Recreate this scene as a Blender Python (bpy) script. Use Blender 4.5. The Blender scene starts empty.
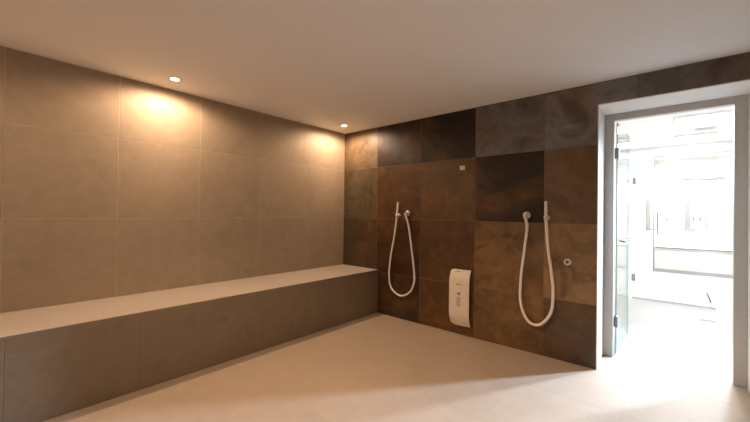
import bpy, bmesh, math, random
from mathutils import Vector, Matrix

# ------------------------------------------------------------------ camera
SC = bpy.context.scene
COL = SC.collection
cam_data = bpy.data.cameras.new('camera')
cam_data.sensor_fit = 'HORIZONTAL'
cam_data.sensor_width = 36.0
cam_data.lens = 16.408
cam_data.clip_start = 0.05
cam = bpy.data.objects.new('camera', cam_data)
COL.objects.link(cam)
FWD = Vector((-0.65263869, 0.75762846, 0.00786472))
RGT = Vector((0.75765422, 0.65252512, 0.01307858))
UPV = Vector((-0.00477677, -0.01449433, 0.99988354))
m = Matrix.Identity(4)
for i in range(3):
    m[i][0] = RGT[i]; m[i][1] = UPV[i]; m[i][2] = -FWD[i]
m.translation = (3.20237, -3.09842, 1.16848)
cam.matrix_world = m
SC.camera = cam

# ------------------------------------------------------------------ world, exposure, light strengths
world = bpy.data.worlds.new('world')
world.use_nodes = True
world.node_tree.nodes['Background'].inputs[0].default_value = (0.8, 0.85, 1.0, 1)
world.node_tree.nodes['Background'].inputs[1].default_value = 0.0
SC.world = world
SC.view_settings.view_transform = 'Standard'
SC.view_settings.look = 'None'
SC.view_settings.gamma = 1.0
SC.view_settings.use_curve_mapping = False
SC.view_settings.exposure = 0.1

WARM = (1.0, 0.70, 0.48)
COOL = (0.72, 0.95, 1.27)
WHITE_LIGHT = (1.0, 0.985, 0.96)
SPOT_W = 46.0          # warm downlights of the steam room
PANEL_W = 60.0          # white ceiling panels of the room beyond the door
FLOOD_W = 1250.0        # unseen spotlights added on that room's ceiling to send light through the doorway

H = 2.2                # steam room ceiling
HH = 2.7               # ceiling beyond the door
X0, X1, Y1 = 0.0, 5.0, -4.35
DX0, DX1, DZ, TH = 2.782, 3.615, 2.03, 0.46      # door opening and wall thickness

# ------------------------------------------------------------------ helpers
def obj(name, bm, mats, parent=None, smooth=False):
    me = bpy.data.meshes.new(name)
    bmesh.ops.recalc_face_normals(bm, faces=bm.faces[:])
    if smooth:
        for f in bm.faces:
            f.smooth = True
    bm.to_mesh(me); bm.free()
    for mt in (mats if isinstance(mats, (list, tuple)) else [mats]):
        me.materials.append(mt)
    o = bpy.data.objects.new(name, me)
    COL.objects.link(o)
    if parent is not None:
        o.parent = parent
    if smooth:
        try:
            me.set_sharp_from_angle(angle=math.radians(40))
        except Exception:
            pass
    return o

def tag(o, label=None, cat=None, group=None, kind=None):
    if label: o['label'] = label
    if cat: o['category'] = cat
    if group: o['group'] = group
    if kind: o['kind'] = kind
    return o

def thing(name, label, cat, loc=(0, 0, 0), group=None, kind=None):
    o = bpy.data.objects.new(name, None)
    o.empty_display_size = 0.1
    COL.objects.link(o)
    o.location = loc
    return tag(o, label, cat, group, kind)

def structure(name, bm, mats, parent=None, label=None):
    o = obj(name, bm, mats, parent)
    o['kind'] = 'structure'
    if label: o['label'] = label
    return o

def add_box(bm, a, b, mat=0, bevel=0.0, seg=2):
    lo = [min(a[i], b[i]) for i in range(3)]; hi = [max(a[i], b[i]) for i in range(3)]
    vs = [bm.verts.new((x, y, z)) for x in (lo[0], hi[0]) for y in (lo[1], hi[1]) for z in (lo[2], hi[2])]
    fs = [(0, 1, 3, 2), (4, 6, 7, 5), (0, 4, 5, 1), (2, 3, 7, 6), (0, 2, 6, 4), (1, 5, 7, 3)]
    faces = [bm.faces.new([vs[i] for i in f]) for f in fs]
    for f in faces: f.material_index = mat
    bmesh.ops.recalc_face_normals(bm, faces=faces)
    if bevel > 0:
        es = list({e for f in faces for e in f.edges})
        r = bmesh.ops.bevel(bm, geom=es, offset=bevel, segments=seg, affect='EDGES', profile=0.5)
        for f in r['faces']: f.material_index = mat

def frame_for(d):
    d = d.normalized()
    a = Vector((0, 0, 1)) if abs(d.z) < 0.9 else Vector((0, 1, 0))
    u = d.cross(a).normalized()
    return u, d.cross(u).normalized()

def add_lathe(bm, origin, axis, profile, n=24, mat=0):
    """profile: list of (distance along axis, radius)"""
    o = Vector(origin); d = Vector(axis).normalized(); u, v = frame_for(d)
    rings = []
    for t, r in profile:
        if r <= 1e-6:
            rings.append([bm.verts.new(o + d * t)])
        else:
            rings.append([bm.verts.new(o + d * t + (u * math.cos(2 * math.pi * k / n) + v * math.sin(2 * math.pi * k / n)) * r) for k in range(n)])
    for A, B in zip(rings, rings[1:]):
        for k in range(n):
            k2 = (k + 1) % n
            if len(A) == 1 and len(B) == 1: continue
            if len(A) == 1: f = bm.faces.new((A[0], B[k], B[k2]))
            elif len(B) == 1: f = bm.faces.new((A[k], B[0], A[k2]))
            else: f = bm.faces.new((A[k], B[k], B[k2], A[k2]))
            f.material_index = mat; f.smooth = True

def smooth_path(pts, step=8):
    P = [Vector(p) for p in pts]
    P = [P[0] * 2 - P[1]] + P + [P[-1] * 2 - P[-2]]
    out = []
    for i in range(1, len(P) - 2):
        for k in range(step):
            t = k / step
            a, b, c, d = P[i - 1], P[i], P[i + 1], P[i + 2]
            out.append(0.5 * ((2 * b) + (c - a) * t + (2 * a - 5 * b + 4 * c - d) * t * t + (3 * b - a - 3 * c + d) * t ** 3))
    out.append(P[-2])
    return out

def add_tube(bm, pts, r, n=12, mat=0, radii=None):
    pts = [Vector(p) for p in pts]
    rings = []; u = None
    for i, p in enumerate(pts):
        d = (pts[min(i + 1, len(pts) - 1)] - pts[max(i - 1, 0)]).normalized()
        if u is None: u, v = frame_for(d)
        else:
            u = (u - d * u.dot(d)).normalized(); v = d.cross(u)
        rr = radii[i] if radii else r
        rings.append([bm.verts.new(p + (u * math.cos(2 * math.pi * k / n) + v * math.sin(2 * math.pi * k / n)) * rr) for k in range(n)])
    for A, B in zip(rings, rings[1:]):
        for k in range(n):
            f = bm.faces.new((A[k], B[k], B[(k + 1) % n], A[(k + 1) % n])); f.material_index = mat; f.smooth = True
    for R in (rings[0], rings[-1]):
        f = bm.faces.new(R); f.material_index = mat

# ------------------------------------------------------------------ materials
def lin(c):
    return tuple((x / 255 / 12.92 if x / 255 <= 0.04045 else ((x / 255 + 0.055) / 1.055) ** 2.4) for x in c)

def new_mat(name):
    mt = bpy.data.materials.new(name); mt.use_nodes = True
    nt = mt.node_tree
    return mt, nt, nt.nodes['Principled BSDF']

def set_spec(b, v):
    if 'Specular IOR Level' in b.inputs: b.inputs['Specular IOR Level'].default_value = v

def plain(name, col, rough=0.5, metal=0.0, spec=0.5, var=0.04, scale=6.0, bump=0.0):
    mt, nt, b = new_mat(name)
    N = nt.nodes
    tc = N.new('ShaderNodeTexCoord'); no = N.new('ShaderNodeTexNoise')
    no.inputs['Scale'].default_value = scale; no.inputs['Detail'].default_value = 4
    nt.links.new(tc.outputs['Object'], no.inputs['Vector'])
    mr = N.new('ShaderNodeMapRange'); mr.inputs[3].default_value = 1 - var; mr.inputs[4].default_value = 1 + var
    nt.links.new(no.outputs[0], mr.inputs[0])
    mx = N.new('ShaderNodeMix'); mx.data_type = 'RGBA'; mx.blend_type = 'MULTIPLY'; mx.inputs[0].default_value = 1
    mx.inputs[6].default_value = (*col, 1)
    nt.links.new(mr.outputs[0], mx.inputs[7])
    nt.links.new(mx.outputs[2], b.inputs['Base Color'])
    b.inputs['Roughness'].default_value = rough; b.inputs['Metallic'].default_value = metal; set_spec(b, spec)
    if bump > 0:
        bp = N.new('ShaderNodeBump'); bp.inputs['Strength'].default_value = bump; bp.inputs['Distance'].default_value = 0.002
        nt.links.new(no.outputs[0], bp.inputs['Height']); nt.links.new(bp.outputs[0], b.inputs['Normal'])
    return mt

def tile_mat(name, rust=(0.20, 0.08, 0.025), dark=(0.02, 0.015, 0.01), amount=0.5, rough=0.5, spec=0.3, cloud=2.2, contrast=0.35, sharp=False):
    """stone tile: each tile's own tint (colour attribute) with clouds that differ from tile to tile"""
    mt, nt, b = new_mat(name)
    N, L = nt.nodes, nt.links
    at = N.new('ShaderNodeAttribute'); at.attribute_name = 'tint'
    sd = N.new('ShaderNodeAttribute'); sd.attribute_name = 'seed'
    tc = N.new('ShaderNodeTexCoord')
    ad = N.new('ShaderNodeVectorMath'); ad.operation = 'ADD'
    L.new(tc.outputs['Object'], ad.inputs[0])
    sc = N.new('ShaderNodeVectorMath'); sc.operation = 'SCALE'; sc.inputs['Scale'].default_value = 40.0
    L.new(sd.outputs['Vector'], sc.inputs[0]); L.new(sc.outputs[0], ad.inputs[1])
    def noise(scale, detail, dist, rgh=0.6):
        n = N.new('ShaderNodeTexNoise'); n.inputs['Scale'].default_value = scale; n.inputs['Detail'].default_value = detail
        n.inputs['Roughness'].default_value = rgh; n.inputs['Distortion'].default_value = dist
        L.new(ad.outputs[0], n.inputs['Vector']); return n.outputs[0]
    def rng(src, a, b_, c, d):
        r = N.new('ShaderNodeMapRange'); r.inputs[1].default_value = a; r.inputs[2].default_value = b_
        r.inputs[3].default_value = c; r.inputs[4].default_value = d; L.new(src, r.inputs[0]); return r.outputs[0]
    def mix(fac, A, B, mode='MIX'):
        x = N.new('ShaderNodeMix'); x.data_type = 'RGBA'; x.blend_type = mode; x.clamp_factor = True
        if isinstance(fac, (int, float)): x.inputs[0].default_value = fac
        else: L.new(fac, x.inputs[0])
        for s, i in ((A, 6), (B, 7)):
            if isinstance(s, tuple): x.inputs[i].default_value = (*s, 1)
            else: L.new(s, x.inputs[i])
        return x.outputs[2]
    big = noise(cloud, 6, 0.6); fine = noise(cloud * (5 if sharp else 9), 6, 0.8 if sharp else 0.2); mid = noise(cloud * 2.1, 5, 1.2)
    c = mix(rng(big, 0.5, 0.72, 0, amount), at.outputs['Color'], rust)
    c = mix(rng(mid, 0.51, 0.67, 0, 0.65) if sharp else rng(mid, 0.52, 0.70, 0, amount), c, dark)
    c = mix(1.0, c, rng(fine, 0.3, 0.7, 1 - contrast * 0.4, 1 + contrast * 0.4), 'MULTIPLY')
    c = mix(1.0, c, rng(mid, 0.3, 0.7, 1 - contrast * 0.5, 1 + contrast * 0.5), 'MULTIPLY')
    L.new(c, b.inputs['Base Color'])
    L.new(rng(fine, 0.3, 0.7, rough - 0.06, rough + 0.08), b.inputs['Roughness'])
    set_spec(b, spec)
    bp = N.new('ShaderNodeBump'); bp.inputs['Strength'].default_value = 0.25; bp.inputs['Distance'].default_value = 0.002
    L.new(fine, bp.inputs['Height']); L.new(bp.outputs[0], b.inputs['Normal'])
    return mt

def glass_mat(name, tint=(0.93, 0.98, 0.95)):
    mt, nt, b = new_mat(name)
    N, L = nt.nodes, nt.links
    N.remove(b)
    out = N['Material Output']
    tr = N.new('ShaderNodeBsdfTransparent'); tr.inputs[0].default_value = (*tint, 1)
    gl = N.new('ShaderNodeBsdfGlossy'); gl.inputs['Roughness'].default_value = 0.02
    fr = N.new('ShaderNodeFresnel'); fr.inputs[0].default_value = 1.45
    mx = N.new('ShaderNodeMixShader')
    hf = N.new('ShaderNodeMath'); hf.operation = 'MULTIPLY'; hf.inputs[1].default_value = 0.6; L.new(fr.outputs[0], hf.inputs[0]); L.new(hf.outputs[0], mx.inputs[0]); L.new(tr.outputs[0], mx.inputs[1]); L.new(gl.outputs[0], mx.inputs[2])
    L.new(mx.outputs[0], out.inputs['Surface'])
    return mt

def emit_mat(name, col, strength):
    mt, nt, b = new_mat(name)
    b.inputs['Base Color'].default_value = (0.9, 0.9, 0.9, 1)
    b.inputs['Emission Color'].default_value = (*col, 1)
    b.inputs['Emission Strength'].default_value = strength
    return mt

M_BEIGE = tile_mat('beige_stone_tile', rust=lin((172, 151, 126)), dark=lin((144, 128, 109)), amount=0.35, rough=0.55, cloud=1.6, contrast=0.16)
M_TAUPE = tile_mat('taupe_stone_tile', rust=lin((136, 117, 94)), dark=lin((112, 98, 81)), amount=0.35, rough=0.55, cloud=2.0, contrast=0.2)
M_SLATE = tile_mat('rust_slate_tile', rust=lin((124, 84, 42)), dark=lin((40, 31, 23)), amount=0.7, rough=0.45, spec=0.35, cloud=1.35, contrast=0.62, sharp=True)
M_FLOOR = tile_mat('floor_stone_tile', rust=lin((182, 160, 137)), dark=lin((162, 143, 123)), amount=0.35, rough=0.5, spec=0.3, cloud=1.4, contrast=0.1)
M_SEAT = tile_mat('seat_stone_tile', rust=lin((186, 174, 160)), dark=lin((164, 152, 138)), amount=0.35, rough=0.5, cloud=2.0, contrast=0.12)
M_GROUT = plain('pale_grout', lin((200, 180, 156)), 0.85, var=0.06, scale=30)
M_GROUT_DARK = plain('brown_grout', lin((124, 104, 82)), 0.85, var=0.06, scale=30)
M_GROUT_FLOOR = plain('floor_grout', lin((164, 146, 127)), 0.85, var=0.06, scale=30)
M_PLASTER = plain('white_plaster', lin((243, 240, 236)), 0.85, var=0.02, scale=3, bump=0.05)
M_REVEAL = plain('off_white_reveal', lin((228, 222, 214)), 0.7, var=0.03, scale=5)
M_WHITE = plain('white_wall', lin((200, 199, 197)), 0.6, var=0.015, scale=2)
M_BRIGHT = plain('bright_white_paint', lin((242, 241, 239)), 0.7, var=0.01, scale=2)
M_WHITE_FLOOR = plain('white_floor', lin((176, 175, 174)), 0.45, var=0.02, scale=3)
M_ALU = plain('satin_aluminium', lin((190, 184, 176)), 0.45, 0.1, var=0.03, scale=20)
M_STEEL = plain('grey_steel', lin((120, 120, 118)), 0.35, 0.7, var=0.03, scale=20)
M_CERAMIC = plain('cream_plastic', lin((226, 212, 194)), 0.4, var=0.02, scale=10)
M_HOSE = plain('cream_hose', lin((236, 226, 212)), 0.45, var=0.03, scale=40)
M_CHROME = plain('brushed_nickel', lin((222, 210, 194)), 0.35, 0.2, var=0.03, scale=30)
M_DARKMARK = plain('dark_print', lin((118, 100, 86)), 0.6, var=0.05)
M_DARK = plain('dark_slot', lin((34, 28, 24)), 0.7, var=0.05)
M_TRIM = plain('grey_trim', lin((110, 108, 104)), 0.5, var=0.03)
M_LIGHTGREY = plain('light_grey_panel', lin((150, 150, 148)), 0.5, var=0.03)
M_PALEGREY = plain('pale_grey_metal', lin((206, 205, 202)), 0.5, var=0.03)
M_GLASS = glass_mat('clear_glass', (0.97, 0.992, 0.98))
M_GLASS_EDGE = plain('green_glass_edge', lin((176, 200, 188)), 0.2, var=0.02)
M_LENS = emit_mat('lit_warm_lens', (1.0, 0.78, 0.5), 40.0)
M_PANEL = emit_mat('lit_white_diffuser', (1.0, 0.98, 0.95), 4.0)

# ------------------------------------------------------------------ tiled surfaces
def tile_field(bm, o, u, v, n, ue, ve, tints, rnd, gap=0.0035, thick=0.008, holes=(), mat=0, jitter=0.05, ch=0.0012):
    """tiles between the joint positions ue x ve on the plane through o; the tile face lies on the plane"""
    o, u, v, n = Vector(o), Vector(u), Vector(v), Vector(n)
    lt = bm.loops.layers.float_color.get('tint') or bm.loops.layers.float_color.new('tint')
    ls = bm.loops.layers.float_color.get('seed') or bm.loops.layers.float_color.new('seed')
    for i in range(len(ue) - 1):
        for j in range(len(ve) - 1):
            col = tints(i, j)
            if col is None: continue
            k = 1 + rnd.uniform(-jitter, jitter)
            col = tuple(c * k for c in col)
            sd = (rnd.random(), rnd.random(), rnd.random(), 1)
            rects = [(ue[i], ue[i + 1], ve[j], ve[j + 1])]
            for h in holes:
                nr = []
                for (a, b, c, d) in rects:
                    if b <= h[0] or a >= h[1] or d <= h[2] or c >= h[3]:
                        nr.append((a, b, c, d)); continue
                    if a < h[0]: nr.append((a, h[0], c, d))
                    if b > h[1]: nr.append((h[1], b, c, d))
                    a2, b2 = max(a, h[0]), min(b, h[1])
                    if c < h[2]: nr.append((a2, b2, c, h[2]))
                    if d > h[3]: nr.append((a2, b2, h[3], d))
                rects = nr
            for (a, b, c, d) in rects:
                g = gap / 2
                a1, b1, c1, d1 = a + g, b - g, c + g, d - g
                if b1 - a1 < 0.004 or d1 - c1 < 0.004: continue
                P = lambda s, t, w: bm.verts.new(o + u * s + v * t + n * w)
                back = [P(a1, c1, -thick), P(b1, c1, -thick), P(b1, d1, -thick), P(a1, d1, -thick)]
                sid = [P(a1, c1, -ch), P(b1, c1, -ch), P(b1, d1, -ch), P(a1, d1, -ch)]
                top = [P(a1 + ch, c1 + ch, 0), P(b1 - ch, c1 + ch, 0), P(b1 - ch, d1 - ch, 0), P(a1 + ch, d1 - ch, 0)]
                fs = [bm.faces.new(top), bm.faces.new(back[::-1])]
                for A, B in ((back, sid), (sid, top)):
                    for q in range(4):
                        fs.append(bm.faces.new((A[q], A[(q + 1) % 4], B[(q + 1) % 4], B[q])))
                for f in fs:
                    f.material_index = mat
                    for lp in f.loops:
                        lp[lt] = (*col, 1); lp[ls] = sd

rnd = random.Random(4)
T_BEIGE = lin((164, 147, 125))
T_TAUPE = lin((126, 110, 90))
T_FLOOR = lin((174, 155, 134))
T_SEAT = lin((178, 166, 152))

LY = [-4.35, -4.2, -3.6, -3.0, -2.4, -1.8, -1.2, -0.6, 0.0]
RX = [0.0, 0.5625, 1.178, 1.793, 2.405, 3.02, 3.635, 4.25, 4.865, 5.0]
RZ = [0.0, 0.486, 1.109, 1.721, H]

# floor of the steam room (runs into the doorway)
bm = bmesh.new()
tile_field(bm, (0, 0, 0), (1, 0, 0), (0, 1, 0), (0, 0, 1), [0, 0.595, 1.195, 1.795, 2.395, 2.995, 3.595, 4.195, 4.795, 5.0],
           [-4.35, -4.2, -3.6, -3.0, -2.4, -1.8, -1.2, -0.6, 0.0], lambda i, j: T_FLOOR, rnd, gap=0.0018, ch=0.0003, jitter=0.025)
tile_field(bm, (0, 0, 0), (1, 0, 0), (0, 1, 0), (0, 0, 1), [DX0, 3.2, DX1], [0.0, TH - 0.04], lambda i, j: T_FLOOR, rnd, gap=0.0018, ch=0.0003, jitter=0.025)
add_box(bm, (-0.1, Y1 - 0.1, -0.15), (X1 + 0.1, 0.0, -0.0004), 1)
add_box(bm, (DX0, 0.0, -0.15), (DX1, TH - 0.04, -0.0004), 1)
structure('floor', bm, [M_FLOOR, M_GROUT_FLOOR])

# ceiling
bm = bmesh.new(); add_box(bm, (-0.1, Y1 - 0.1, H), (X1 + 0.1, 0.0, H + 0.12))
structure('ceiling', bm, M_PLASTER)

# left wall
bm = bmesh.new()
tile_field(bm, (0, 0, 0), (0, 1, 0), (0, 0, 1), (1, 0, 0), LY, [0.0, 0.508, 1.109, 1.721, H - 0.004], lambda i, j: T_BEIGE, rnd, gap=0.0035, jitter=0.05)
add_box(bm, (-0.1, Y1 - 0.1, 0), (-0.0015, 0.0, H), 1)
structure('wall_left', bm, [M_BEIGE, M_GROUT])

# shower wall with the door opening
SLATE_SEED = 11
S = {(0, 3): (108, 92, 72), (1, 3): (54, 41, 30), (2, 3): (34, 24, 16), (3, 3): (116, 112, 110), (4, 3): (126, 123, 120),
     (0, 2): (90, 77, 56), (1, 2): (88, 60, 31), (2, 2): (98, 72, 36), (3, 2): (40, 28, 18), (4, 2): (110, 88, 68),
     (0, 1): (76, 64, 46), (1, 1): (70, 43, 22), (2, 1): (88, 63, 36), (3, 1): (120, 92, 58), (4, 1): (146, 116, 82),
     (0, 0): (58, 48, 37), (1, 0): (60, 46, 33), (2, 0): (94, 67, 36), (3, 0): (118, 90, 55), (4, 0): (74, 67, 58)}
bm = bmesh.new()
tile_field(bm, (0, 0, 0), (1, 0, 0), (0, 0, 1), (0, -1, 0), RX, RZ[:-1] + [H - 0.004],
           lambda i, j: lin(S.get((i, j), (110, 104, 99))), random.Random(SLATE_SEED), gap=0.003, holes=[(DX0, DX1, -1, DZ)], jitter=0.02)
for a, b, c, d in ((-0.1, DX0, 0, HH), (DX1, X1 + 0.6, 0, HH), (DX0, DX1, DZ, HH)):
    add_box(bm, (a, 0.0015, c), (b, 0.012, d if d < HH else H), 1)
    add_box(bm, (a, 0.012, c), (b, TH, d), 2)
# painted edge strips of the reveal
add_box(bm, (DX0 - 0.0005, -0.001, 0), (DX0 + 0.006, 0.02, DZ), 2)
add_box(bm, (DX1 - 0.006, -0.001, 0), (DX1 + 0.0005, 0.02, DZ), 2)
add_box(bm, (DX0, -0.001, DZ - 0.006), (DX1, 0.02, DZ + 0.0005), 2)
structure('wall_front', bm, [M_SLATE, M_GROUT_DARK, M_REVEAL])

# walls behind and beside the camera
bm = bmesh.new()
tile_field(bm, (X1, 0, 0), (0, 1, 0), (0, 0, 1), (-1, 0, 0), LY, [0.0, 0.508, 1.109, 1.721, H - 0.004], lambda i, j: T_BEIGE, rnd)
add_box(bm, (X1 + 0.0015, Y1 - 0.1, 0), (X1 + 0.1, 0.0, H), 1)
structure('wall_right', bm, [M_BEIGE, M_GROUT])
bm = bmesh.new()
tile_field(bm, (0, Y1, 0), (1, 0, 0), (0, 0, 1), (0, 1, 0), RX, [0.0, 0.508, 1.109, 1.721, H - 0.004], lambda i, j: T_BEIGE, rnd)
add_box(bm, (0, Y1 - 0.1, 0), (X1, Y1 - 0.0015, H), 1)
structure('wall_rear', bm, [M_BEIGE, M_GROUT])

# ------------------------------------------------------------------ room beyond the door
HX0, HX1, HY0, HY1 = 1.5, 5.6, TH, 6.5
bm = bmesh.new()
add_box(bm, (HX0 - 0.1, TH - 0.04, -0.15), (HX1 + 0.1, 7.3, 0.0))
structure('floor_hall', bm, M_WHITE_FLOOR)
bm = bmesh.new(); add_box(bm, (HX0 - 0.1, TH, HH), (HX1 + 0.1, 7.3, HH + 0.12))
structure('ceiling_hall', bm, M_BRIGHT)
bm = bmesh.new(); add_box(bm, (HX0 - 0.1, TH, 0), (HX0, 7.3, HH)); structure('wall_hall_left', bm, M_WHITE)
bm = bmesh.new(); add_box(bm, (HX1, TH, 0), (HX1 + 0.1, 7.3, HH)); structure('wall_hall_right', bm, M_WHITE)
AX0, AX1, AZ0, AZ1, AY = 2.945, 5.0, 0.52, 2.485, 7.1
bm = bmesh.new()
add_box(bm, (HX0, HY1, 0), (AX0, 7.2, HH))
add_box(bm, (AX1, HY1, 0), (HX1, 7.2, HH))
add_box(bm, (AX0, HY1, AZ1), (AX1, 7.2, HH))
add_box(bm, (AX0, AY, 0), (AX1, 7.2, AZ1))
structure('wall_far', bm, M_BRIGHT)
bm = bmesh.new()
add_box(bm, (AX0 - 0.004, HY1 - 0.012, 0.0), (AX0 + 0.010, HY1 + 0.006, AZ1 + 0.012))
add_box(bm, (AX1 - 0.010, HY1 - 0.012, 0.0), (AX1 + 0.004, HY1 + 0.006, AZ1 + 0.012))
add_box(bm, (AX0 - 0.004, HY1 - 0.012, AZ1 - 0.008), (AX1 + 0.004, HY1 + 0.006, AZ1 + 0.014))
structure('trim_1', bm, M_TRIM)

# ------------------------------------------------------------------ door of the steam room
door = thing('door_1', 'grey metal door frame with glass leaf standing open in the white reveal', 'door', (DX0, 0.37, 0), kind='structure')
def local(bm, o):
    bmesh.ops.translate(bm, verts=bm.verts[:], vec=-Vector(o.location)); return bm
FY0, FY1 = 0.372, 0.43
bm = bmesh.new()
add_box(bm, (DX0, FY0, 0.0), (2.848, FY1, DZ), 0, 0.003)
add_box(bm, (3.547, FY0, 0.0), (DX1, FY1, DZ), 0, 0.003)
add_box(bm, (2.848, FY0, DZ - 0.055), (3.547, FY1, DZ), 0, 0.003)
fr = obj('frame', local(bm, door), M_ALU, door)
# leaf: hinged on the left post, swung away from the steam room
HP = Vector((2.862, 0.445, 0.0))
ANG = math.radians(87.5)
du = Vector((math.cos(ANG), math.sin(ANG), 0)); dn = Vector((-du.y, du.x, 0))
def leaf_box(bm, s0, s1, t0, t1, z0, z1, bevel=0.0, mat=0):
    b2 = bmesh.new(); add_box(b2, (s0, t0, z0), (s1, t1, z1), mat, bevel)
    M = Matrix.Identity(4)
    for i in range(3):
        M[i][0] = du[i]; M[i][1] = dn[i]
    M.translation = HP
    b2.transform(M)
    me = bpy.data.meshes.new('tmp'); b2.to_mesh(me); b2.free(); bm.from_mesh(me); bpy.data.meshes.remove(me)
bm = bmesh.new(); leaf_box(bm, 0.0, 0.69, -0.005, 0.005, 0.012, 1.97)
for f in bm.faces:
    if abs(f.normal.dot(dn)) < 0.5: f.material_index = 1
leaf = obj('glass_leaf', local(bm, door), [M_GLASS, M_GLASS_EDGE], door)
for z in (0.28, 1.71):
    bm = bmesh.new()
    leaf_box(bm, -0.012, 0.05, -0.014, 0.014, z - 0.045, z + 0.045, 0.003)
    obj('hinge', local(bm, door), M_LIGHTGREY, door)
bm = bmesh.new()
leaf_box(bm, 0.10, 0.60, -0.045, -0.030, 0.945, 0.965, 0.004)
leaf_box(bm, 0.14, 0.16, -0.032, -0.005, 0.948, 0.962)
leaf_box(bm, 0.54, 0.56, -0.032, -0.005, 0.948, 0.962)
obj('pull_bar', local(bm, door), M_STEEL, door)

# glass screen further back, opposite the door
gp = thing('glass_screen', 'clear glass screen with small grey clips and a vertical pull handle in the white room', 'glass screen', (2.8, 3.1, 0))
def gbox(a, b, bev=0.0):
    bm = bmesh.new(); add_box(bm, a, b, 0, bev); return local(bm, gp)
bm = bmesh.new(); add_box(bm, (2.8, 3.095, 0.02), (3.66, 3.105, 2.01))
for f in bm.faces:
    if abs(f.normal.y) < 0.5: f.material_index = 1
obj('pane', local(bm, gp), [M_GLASS, M_GLASS_EDGE], gp)
obj('bottom_rail', gbox((2.8, 3.085, 0.0), (3.66, 3.115, 0.022)), M_PALEGREY, gp)
for z in (0.30, 1.69):
    obj('clip', gbox((2.79, 3.08, z - 0.05), (2.835, 3.12, z + 0.05), 0.003), M_LIGHTGREY, gp)
bm = bmesh.new()
add_tube(bm, [(3.08, 3.05, 0.92), (3.08, 3.05, 1.24)], 0.010)
for z in (1.0, 1.2):
    add_tube(bm, [(3.08, 3.05, z), (3.08, 3.096, z)], 0.006)
add_box(bm, (2.99, 3.045, 0.995), (3.16, 3.055, 1.005))
obj('pull_handle', local(bm, gp), M_LIGHTGREY, gp, smooth=True)

# alcove bench at the far wall
ab = thing('alcove_bench', 'long white bench built into the far alcove beyond the doorway', 'bench', (3.9, 6.8, 0))
bm = bmesh.new(); add_box(bm, (AX0 + 0.012, HY1, 0.0), (AX1 - 0.012, AY - 0.002, AZ0 - 0.035)); obj('base', local(bm, ab), M_WHITE, ab)
bm = bmesh.new(); add_box(bm, (AX0 + 0.012, HY1 - 0.012, AZ0 - 0.035), (AX1 - 0.012, AY - 0.002, AZ0), 0, 0.004); s = obj('seat', local(bm, ab), M_WHITE, ab)
bm = bmesh.new(); add_box(bm, (AX0 + 0.03, HY1 - 0.018, AZ0 - 0.010), (AX1 - 0.03, HY1 - 0.0125, AZ0 + 0.012)); obj('edge_strip', local(bm, ab), M_TRIM, ab)
bm = bmesh.new(); add_box(bm, (AX0 + 0.03, HY1 - 0.016, 0.0), (AX1 - 0.03, HY1 - 0.001, 0.07)); obj('plinth', local(bm, ab), M_LIGHTGREY, ab)

# cabinet on the alcove's back wall
cb = thing('wall_cabinet', 'white wall cabinet with two grey door panels on the far alcove wall', 'cabinet', (3.645, 7.1, 0.94))
bm = bmesh.new(); add_box(bm, (3.43, 6.99, 0.92), (3.87, 7.099, 1.54), 0, 0.004); obj('body', local(bm, cb), M_WHITE, cb)
for a, b, hx in ((3.445, 3.64, 3.60), (3.65, 3.855, 3.70)):
    bm = bmesh.new(); add_box(bm, (a, 6.975, 0.935), (b, 6.989, 1.525), 0, 0.003); dr = obj('door', local(bm, cb), M_WHITE, cb)
    bm = bmesh.new()
    x0, x1 = (a + 0.01, a + 0.10) if a < 3.6 else (b - 0.09, b - 0.015)
    add_box(bm, (x0, 6.970, 0.95), (x1, 6.976, 1.51)); obj('inlay_panel', local(bm, cb), M_LIGHTGREY, dr)
    bm = bmesh.new(); add_box(bm, (hx - 0.012, 6.955, 1.10), (hx + 0.012, 6.976, 1.19), 0, 0.003); obj('handle', local(bm, cb), M_STEEL, dr)

bm = bmesh.new()
vs = []
for x, h in ((3.42, 0.005), (3.72, 0.03), (3.95, 0.03), (4.08, 0.005)):
    vs.append([bm.verts.new((x, y, 2.035 + s * h)) for y, s in ((7.02, -1), (7.099, -1), (7.099, 1), (7.02, 1))])
for A, B in zip(vs, vs[1:]):
    for k in range(4): bm.faces.new((A[k], A[(k + 1) % 4], B[(k + 1) % 4], B[k]))
bm.faces.new(vs[0]); bm.faces.new(vs[-1])
tag(obj('wall_shelf', bm, M_LIGHTGREY), 'slim grey shelf high above the cabinet on the far alcove wall', 'shelf')
bm = bmesh.new(); add_box(bm, (2.82, 6.47, 0.90), (2.895, 6.4995, 1.56), 0, 0.006)
tag(obj('wall_panel', bm, M_LIGHTGREY), 'narrow upright grey panel on the far wall left of the alcove', 'panel')
bm = bmesh.new(); add_box(bm, (3.13, 7.085, 1.09), (3.19, 7.0995, 1.17), 0, 0.004)
tag(obj('wall_switch', bm, M_LIGHTGREY), 'small grey switch on the far alcove wall left of the cabinet', 'switch')
bm = bmesh.new(); add_tube(bm, [(3.64, 3.50, 0.006), (3.60, 3.50, 0.13)], 0.009)
tag(obj('door_stop', bm, M_STEEL), 'short slanted grey rod standing on the white floor behind the glass screen', 'door stop')

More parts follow.
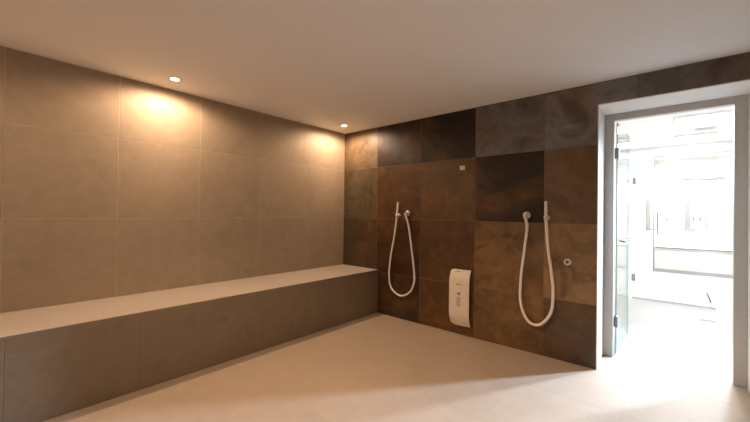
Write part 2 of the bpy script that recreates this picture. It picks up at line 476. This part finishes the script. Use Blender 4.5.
def drain(x, y, w, label):
    d = thing('floor_drain', label, 'floor drain', (x, y, 0.0), 'slot drains in the white floor')
    bm = bmesh.new(); add_box(bm, (-w / 2, -0.045, 0.0), (w / 2, 0.045, 0.004), 0, 0.001); obj('plate', bm, M_PALEGREY, d)
    bm = bmesh.new()
    for k in range(3): add_box(bm, (-w / 2 + 0.012, -0.028 + 0.02 * k, 0.0035), (w / 2 - 0.012, -0.016 + 0.02 * k, 0.0055))
    obj('grille', bm, M_LIGHTGREY, d)
drain(3.54, 2.33, 0.15, 'grey slot drain farther off in the white floor, near the glass screen')
drain(3.47, 0.98, 0.15, 'grey slot drain nearer to the doorway in the white floor')

v = thing('ceiling_vent', 'small slotted grey vent in the white ceiling beyond the doorway', 'vent', (3.66, 5.0, HH))
bm = bmesh.new(); add_box(bm, (-0.13, -0.09, -0.008), (0.13, 0.09, 0), 0, 0.002); obj('plate', bm, M_WHITE, v)
for y in (-0.04, 0.04):
    bm = bmesh.new(); add_box(bm, (-0.09, y - 0.016, -0.010), (0.09, y + 0.016, -0.007)); obj('slot', bm, M_STEEL, v)

def ceiling_panel(x, y, label, power, sx=0.6, sy=0.6):
    t = thing('ceiling_light', label, 'ceiling light', (x, y, HH), 'square ceiling lights of the white room')
    bm = bmesh.new()
    for a, b in (((-sx / 2, -sy / 2, -0.03), (sx / 2, -sy / 2 + 0.02, 0)), ((-sx / 2, sy / 2 - 0.02, -0.03), (sx / 2, sy / 2, 0)),
                 ((-sx / 2, -sy / 2 + 0.02, -0.03), (-sx / 2 + 0.02, sy / 2 - 0.02, 0)), ((sx / 2 - 0.02, -sy / 2 + 0.02, -0.03), (sx / 2, sy / 2 - 0.02, 0))):
        add_box(bm, a, b)
    obj('frame', bm, M_BRIGHT, t)
    bm = bmesh.new(); add_box(bm, (-sx / 2 + 0.021, -sy / 2 + 0.021, -0.024), (sx / 2 - 0.021, sy / 2 - 0.021, -0.002)); obj('diffuser', bm, M_PANEL, t)
    ld = bpy.data.lights.new('panel_lamp', 'AREA'); ld.shape = 'RECTANGLE'; ld.size = sx - 0.05; ld.size_y = sy - 0.05
    ld.energy = power; ld.color = WHITE_LIGHT
    lo = bpy.data.objects.new('panel_lamp', ld); COL.objects.link(lo); lo.parent = t; lo.location = (0, 0, -0.034)
ceiling_panel(3.55, 4.1, 'square ceiling light in the middle of the white room beyond the doorway', PANEL_W * 1.1)
ceiling_panel(3.55, 5.7, 'square ceiling light nearest the far alcove beyond the doorway', PANEL_W * 1.6)

def added_spotlight(x, y, drop, k, target, power, angle, blend, label):
    fl = thing('added_spotlight', label, 'spotlight', (x, y, HH), 'spotlights added in the white room')
    c = Vector((0, 0, -drop))
    aim = (Vector(target) - Vector((x, y, HH - drop))).normalized()
    bm = bmesh.new(); add_lathe(bm, (0, 0, 0), (0, 0, -1), [(0, 0.0), (0, 0.07 * k), (0.02 * k, 0.07 * k), (0.02 * k, 0.012), (drop - 0.03 * k, 0.012)], 24); obj('mount', bm, M_WHITE, fl)
    bm = bmesh.new(); add_lathe(bm, c - aim * 0.08 * k, aim, [(0, 0.0), (0, 0.10 * k), (0.03 * k, 0.16 * k), (0.10 * k, 0.22 * k), (0.10 * k, 0.21 * k), (0.05 * k, 0.15 * k)], 32); obj('head', bm, M_WHITE, fl)
    ld = bpy.data.lights.new('added_spotlight_lamp', 'SPOT'); ld.energy = power; ld.color = COOL
    ld.spot_size = math.radians(angle); ld.spot_blend = blend; ld.shadow_soft_size = 0.12 * k
    lo = bpy.data.objects.new('added_spotlight_lamp', ld); COL.objects.link(lo); lo.parent = fl
    lo.location = c + aim * 0.22 * k; lo.rotation_euler = aim.to_track_quat('-Z', 'Y').to_euler()
added_spotlight(4.95, 2.85, 0.18, 1.0, (3.0, -0.4, 0.0), FLOOD_W, 52, 0.7, 'large unseen ceiling spotlight added at the right of the white room, aimed at the doorway')  # added out of view to throw the floor patch, direction taken from its edge
added_spotlight(3.75, 1.9, 0.10, 0.6, (3.5, -0.9, 0.0), FLOOD_W * 0.36, 60, 0.7, 'small unseen ceiling spotlight added straight behind the doorway to brighten the floor')  # added to lighten the floor shaded by the right jamb
added_spotlight(3.30, 1.75, 0.10, 0.6, (3.35, -2.5, 0.0), FLOOD_W * 1.2, 34, 0.5, 'small unseen ceiling spotlight added straight behind the doorway for bounce fill, aimed far through it')  # added as bounce fill, brightens the steam room ceiling off floor and rear wall
ceiling_panel(3.3, 1.7, 'square ceiling light just inside the white room above the drains', PANEL_W * 0.5)

# ------------------------------------------------------------------ bench along the left wall
bench = thing('tiled_bench', 'long tiled bench with pale stone top along the left wall', 'bench', (0.3, -2.2, 0))
BW, BH = 0.595, 0.508
bm = bmesh.new()
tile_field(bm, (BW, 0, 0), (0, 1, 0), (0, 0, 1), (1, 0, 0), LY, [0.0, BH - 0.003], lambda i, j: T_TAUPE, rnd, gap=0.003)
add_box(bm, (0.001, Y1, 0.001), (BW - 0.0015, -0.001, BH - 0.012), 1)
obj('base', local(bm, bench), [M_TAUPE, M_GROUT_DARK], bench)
bm = bmesh.new()
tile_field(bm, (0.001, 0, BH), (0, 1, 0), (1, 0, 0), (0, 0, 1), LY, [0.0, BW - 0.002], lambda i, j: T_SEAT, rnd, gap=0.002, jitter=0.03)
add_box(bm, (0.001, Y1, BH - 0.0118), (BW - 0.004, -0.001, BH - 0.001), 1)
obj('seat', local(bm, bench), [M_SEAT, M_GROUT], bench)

# ------------------------------------------------------------------ recessed downlights
def downlight(x, y, label, group='downlights along the left wall', k=1.0, cone=176):
    t = thing('downlight', label, 'downlight', (x, y, H), group)
    bm = bmesh.new()
    add_lathe(bm, (0, 0, 0), (0, 0, -1), [(0.0, 0.045), (0.003, 0.044), (0.004, 0.040), (0.004, 0.030), (0.0005, 0.029)], 32)
    obj('trim_ring', bm, M_PLASTER, t)
    bm = bmesh.new()
    add_lathe(bm, (0, 0, 0), (0, 0, -1), [(0.0006, 0.0), (0.0006, 0.028), (0.003, 0.026), (0.005, 0.016), (0.006, 0.0)], 24)
    obj('lens', bm, M_LENS, t)
    ld = bpy.data.lights.new('downlight_lamp', 'SPOT'); ld.energy = SPOT_W * k; ld.color = WARM
    ld.spot_size = math.radians(cone); ld.spot_blend = 0.45; ld.shadow_soft_size = 0.03
    lo = bpy.data.objects.new('downlight_lamp', ld); COL.objects.link(lo); lo.parent = t; lo.location = (0, 0, -0.012)
downlight(0.27, -2.11, 'lit recessed downlight over the middle of the bench')
downlight(0.30, -0.305, 'lit recessed downlight in the corner where tan and dark walls meet')
downlight(0.29, -3.90, 'unseen recessed downlight added over the bench end behind the viewer')  # continues the row's spacing out of view, added for brightness
downlight(1.75, -3.2, 'unseen downlight added as fill over the open floor, nearer the bench', 'fill downlights added over the open floor', 0.5)  # fill lamp added out of view to brighten the room
downlight(2.05, -2.0, 'unseen downlight added as fill over the open floor, farther from the bench', 'fill downlights added over the open floor', 2.1, 120)  # added just above the view as warm fill on the middle floor

# ------------------------------------------------------------------ hose showers on the slate wall
def hose_shower(pts, holder, outlet, label, hose_r):
    t = thing('hose_shower', label, 'hose shower', (outlet[0], 0, outlet[1]), 'hose showers on the slate wall')
    off = Vector((outlet[0], 0, outlet[1]))
    hx, hz = holder
    # hose
    path = [(p[0], -0.045, p[1]) for p in pts[1:]]
    path[-1] = (outlet[0], -0.045, outlet[1] - 0.020)
    sm = smooth_path(path, 10)
    bm = bmesh.new(); add_tube(bm, sm, hose_r, 12); obj('hose', local(bm, t), M_HOSE, t)
    # wand
    d = (Vector((pts[0][0], -0.045, pts[0][1])) - Vector((pts[1][0], -0.045, pts[1][1])))
    a = Vector((pts[1][0], -0.045, pts[1][1])); L = d.length
    bm = bmesh.new()
    add_lathe(bm, a, d, [(-0.03, 0.0), (-0.03, 0.0125), (0.0, 0.0135), (0.01, 0.0115), (L - 0.004, 0.0115), (L, 0.0095), (L, 0.006), (L - 0.006, 0.0)], 20)
    obj('wand', local(bm, t), M_HOSE, t)
    # holder: round rosette and a clip ring round the wand
    bm = bmesh.new()
    add_lathe(bm, (hx, 0, hz), (0, -1, 0), [(0.0, 0.0), (0.0, 0.021), (0.006, 0.021), (0.008, 0.019), (0.008, 0.009), (0.032, 0.008), (0.034, 0.0)], 24)
    add_lathe(bm, (hx, -0.045, hz - 0.014), (0, 0, 1), [(0, 0.0118), (0, 0.017), (0.028, 0.017), (0.028, 0.0118)], 24)
    obj('wall_holder', local(bm, t), M_CHROME, t)
    # outlet: rosette with an elbow turned down
    ox, oz = outlet
    bm = bmesh.new()
    add_lathe(bm, (ox, 0, oz), (0, -1, 0), [(0.0, 0.0), (0.0, 0.031), (0.007, 0.031), (0.010, 0.028), (0.010, 0.015), (0.03, 0.014)], 28)
    add_tube(bm, smooth_path([(ox, -0.026, oz), (ox, -0.040, oz - 0.003), (ox, -0.045, oz - 0.012), (ox, -0.045, oz - 0.026)], 6), 0.0135, 16)
    obj('wall_outlet', local(bm, t), M_CHROME, t)
    return t
H1 = [(0.912, 1.299), (0.896, 1.148), (0.863, 0.913), (0.819, 0.705), (0.796, 0.467), (0.836, 0.326), (0.963, 0.267), (1.086, 0.33), (1.137, 0.441), (1.134, 0.566), (1.102, 0.786), (1.057, 1.037), (1.02, 1.173)]
H2 = [(2.431, 1.289), (2.432, 1.151), (2.448, 0.919), (2.479, 0.689), (2.49, 0.537), (2.474, 0.38), (2.392, 0.266), (2.299, 0.277), (2.239, 0.415), (2.237, 0.618), (2.263, 0.864), (2.284, 1.069), (2.26, 1.165)]
hose_shower(H1, (0.896, 1.152), (1.015, 1.178), 'cream hose shower hanging in a loop next to the bench end', 0.0104)
hose_shower(H2, (2.432, 1.155), (2.268, 1.172), 'cream hose shower hanging in a loop near the doorway', 0.0116)

# ------------------------------------------------------------------ bowed steam outlet cover low on the wall
sc_ = thing('steam_outlet_cover', 'white bowed steam outlet cover with small dark print low on the slate wall', 'steam outlet cover', (1.66, 0, 0.09))
W2, Z0, Z1 = 0.105, 0.0, 0.545
bm = bmesh.new()
n = 24; front = []; back = []
def bow(z):
    t = (z - Z0) / (Z1 - Z0)
    e = min(t, 1 - t)
    return -0.012 - 0.036 * min(1.0, math.sin(min(e / 0.22, 1.0) * math.pi / 2))
nx = 10
for i in range(n + 1):
    z = Z0 + (Z1 - Z0) * (0.5 - 0.5 * math.cos(math.pi * i / n))
    rf, rb = [], []
    for k in range(nx + 1):
        s = -1 + 2 * k / nx
        # corners on the left are rounded, the bottom edge sags to the right
        zz = z
        t = (z - Z0) / (Z1 - Z0)
        if s < -0.55:
            c = ((-0.55 - s) / 0.45) ** 2 * 0.018
            zz = z + c * (1 - t) ** 3 - c * t ** 3
        y = bow(z) - 0.010 * (1 - s * s)
        rf.append(bm.verts.new((W2 * s, y, zz))); rb.append(bm.verts.new((W2 * s, y + 0.006, zz)))
    front.append(rf); back.append(rb)
for G in (front, back):
    for i in range(n):
        for k in range(nx): bm.faces.new((G[i][k], G[i][k + 1], G[i + 1][k + 1], G[i + 1][k]))
for i in range(n):
    for k in (0, nx): bm.faces.new((front[i][k], front[i + 1][k], back[i + 1][k], back[i][k]))
for k in range(nx):
    for i in (0, n): bm.faces.new((front[i][k], front[i][k + 1], back[i][k + 1], back[i][k]))
obj('cover_plate', bm, M_CERAMIC, sc_, smooth=True)
bm = bmesh.new()
add_box(bm, (-0.085, -0.022, 0.06), (0.085, 0.0, 0.49), 0, 0.004)
obj('wall_box', bm, M_DARK, sc_)
yb = bow(0.27) - 0.0102
def mark(x, z, w, h, name='printed_line'):
    bm = bmesh.new()
    add_box(bm, (x - w / 2, yb - 0.0006, z - h / 2), (x + w / 2, yb + 0.0025, z + h / 2))
    obj(name, bm, M_DARKMARK, sc_)
mark(0.0, 0.405, 0.040, 0.006)
bm = bmesh.new()
tv = [[bm.verts.new((x, y, z)) for x, z in ((0.016, 0.335), (0.016, 0.300), (-0.022, 0.312))] for y in (yb - 0.0006, yb + 0.0025)]
bm.faces.new(tv[0]); bm.faces.new(tv[1])
for k in range(3): bm.faces.new((tv[0][k], tv[0][(k + 1) % 3], tv[1][(k + 1) % 3], tv[1][k]))
obj('printed_arrow', bm, M_DARKMARK, sc_)
for k, w in enumerate((0.040, 0.036, 0.042, 0.034, 0.040, 0.030)): mark(0.001, 0.278 - 0.0155 * k, w, 0.006)
bm = bmesh.new(); add_box(bm, (-0.045, bow(0.528) - 0.0125, 0.525), (0.005, bow(0.528) + 0.001, 0.531)); obj('slot', bm, M_DARKMARK, sc_)

# push button beside the door hose
pb = thing('push_button', 'round metal push button valve on the slate wall between hose and doorway', 'push button', (2.583, 0, 0.80))
bm = bmesh.new(); add_lathe(bm, (0, 0, 0), (0, -1, 0), [(0, 0.0), (0, 0.027), (0.006, 0.027), (0.009, 0.023), (0.009, 0.013), (0.004, 0.012)], 28); obj('rosette', bm, M_CHROME, pb)
bm = bmesh.new(); add_lathe(bm, (0, 0, 0), (0, -1, 0), [(0.0035, 0.0), (0.0035, 0.0118), (0.010, 0.0118), (0.012, 0.0)], 20); obj('button', bm, M_DARKMARK, pb)

# double robe hook
hk = thing('robe_hook', 'small double hook high on the slate wall above the white cover', 'hook', (1.666, 0, 1.628))
bm = bmesh.new(); add_box(bm, (-0.027, -0.006, -0.021), (0.027, 0.0, 0.021), 0, 0.002); obj('plate', bm, M_CHROME, hk)
for s in (-1, 1):
    bm = bmesh.new()
    add_box(bm, (s * 0.015 - 0.009, -0.022, -0.020), (s * 0.015 + 0.009, -0.0055, 0.020), 0, 0.005, 3)
    obj('peg', bm, M_HOSE, hk)
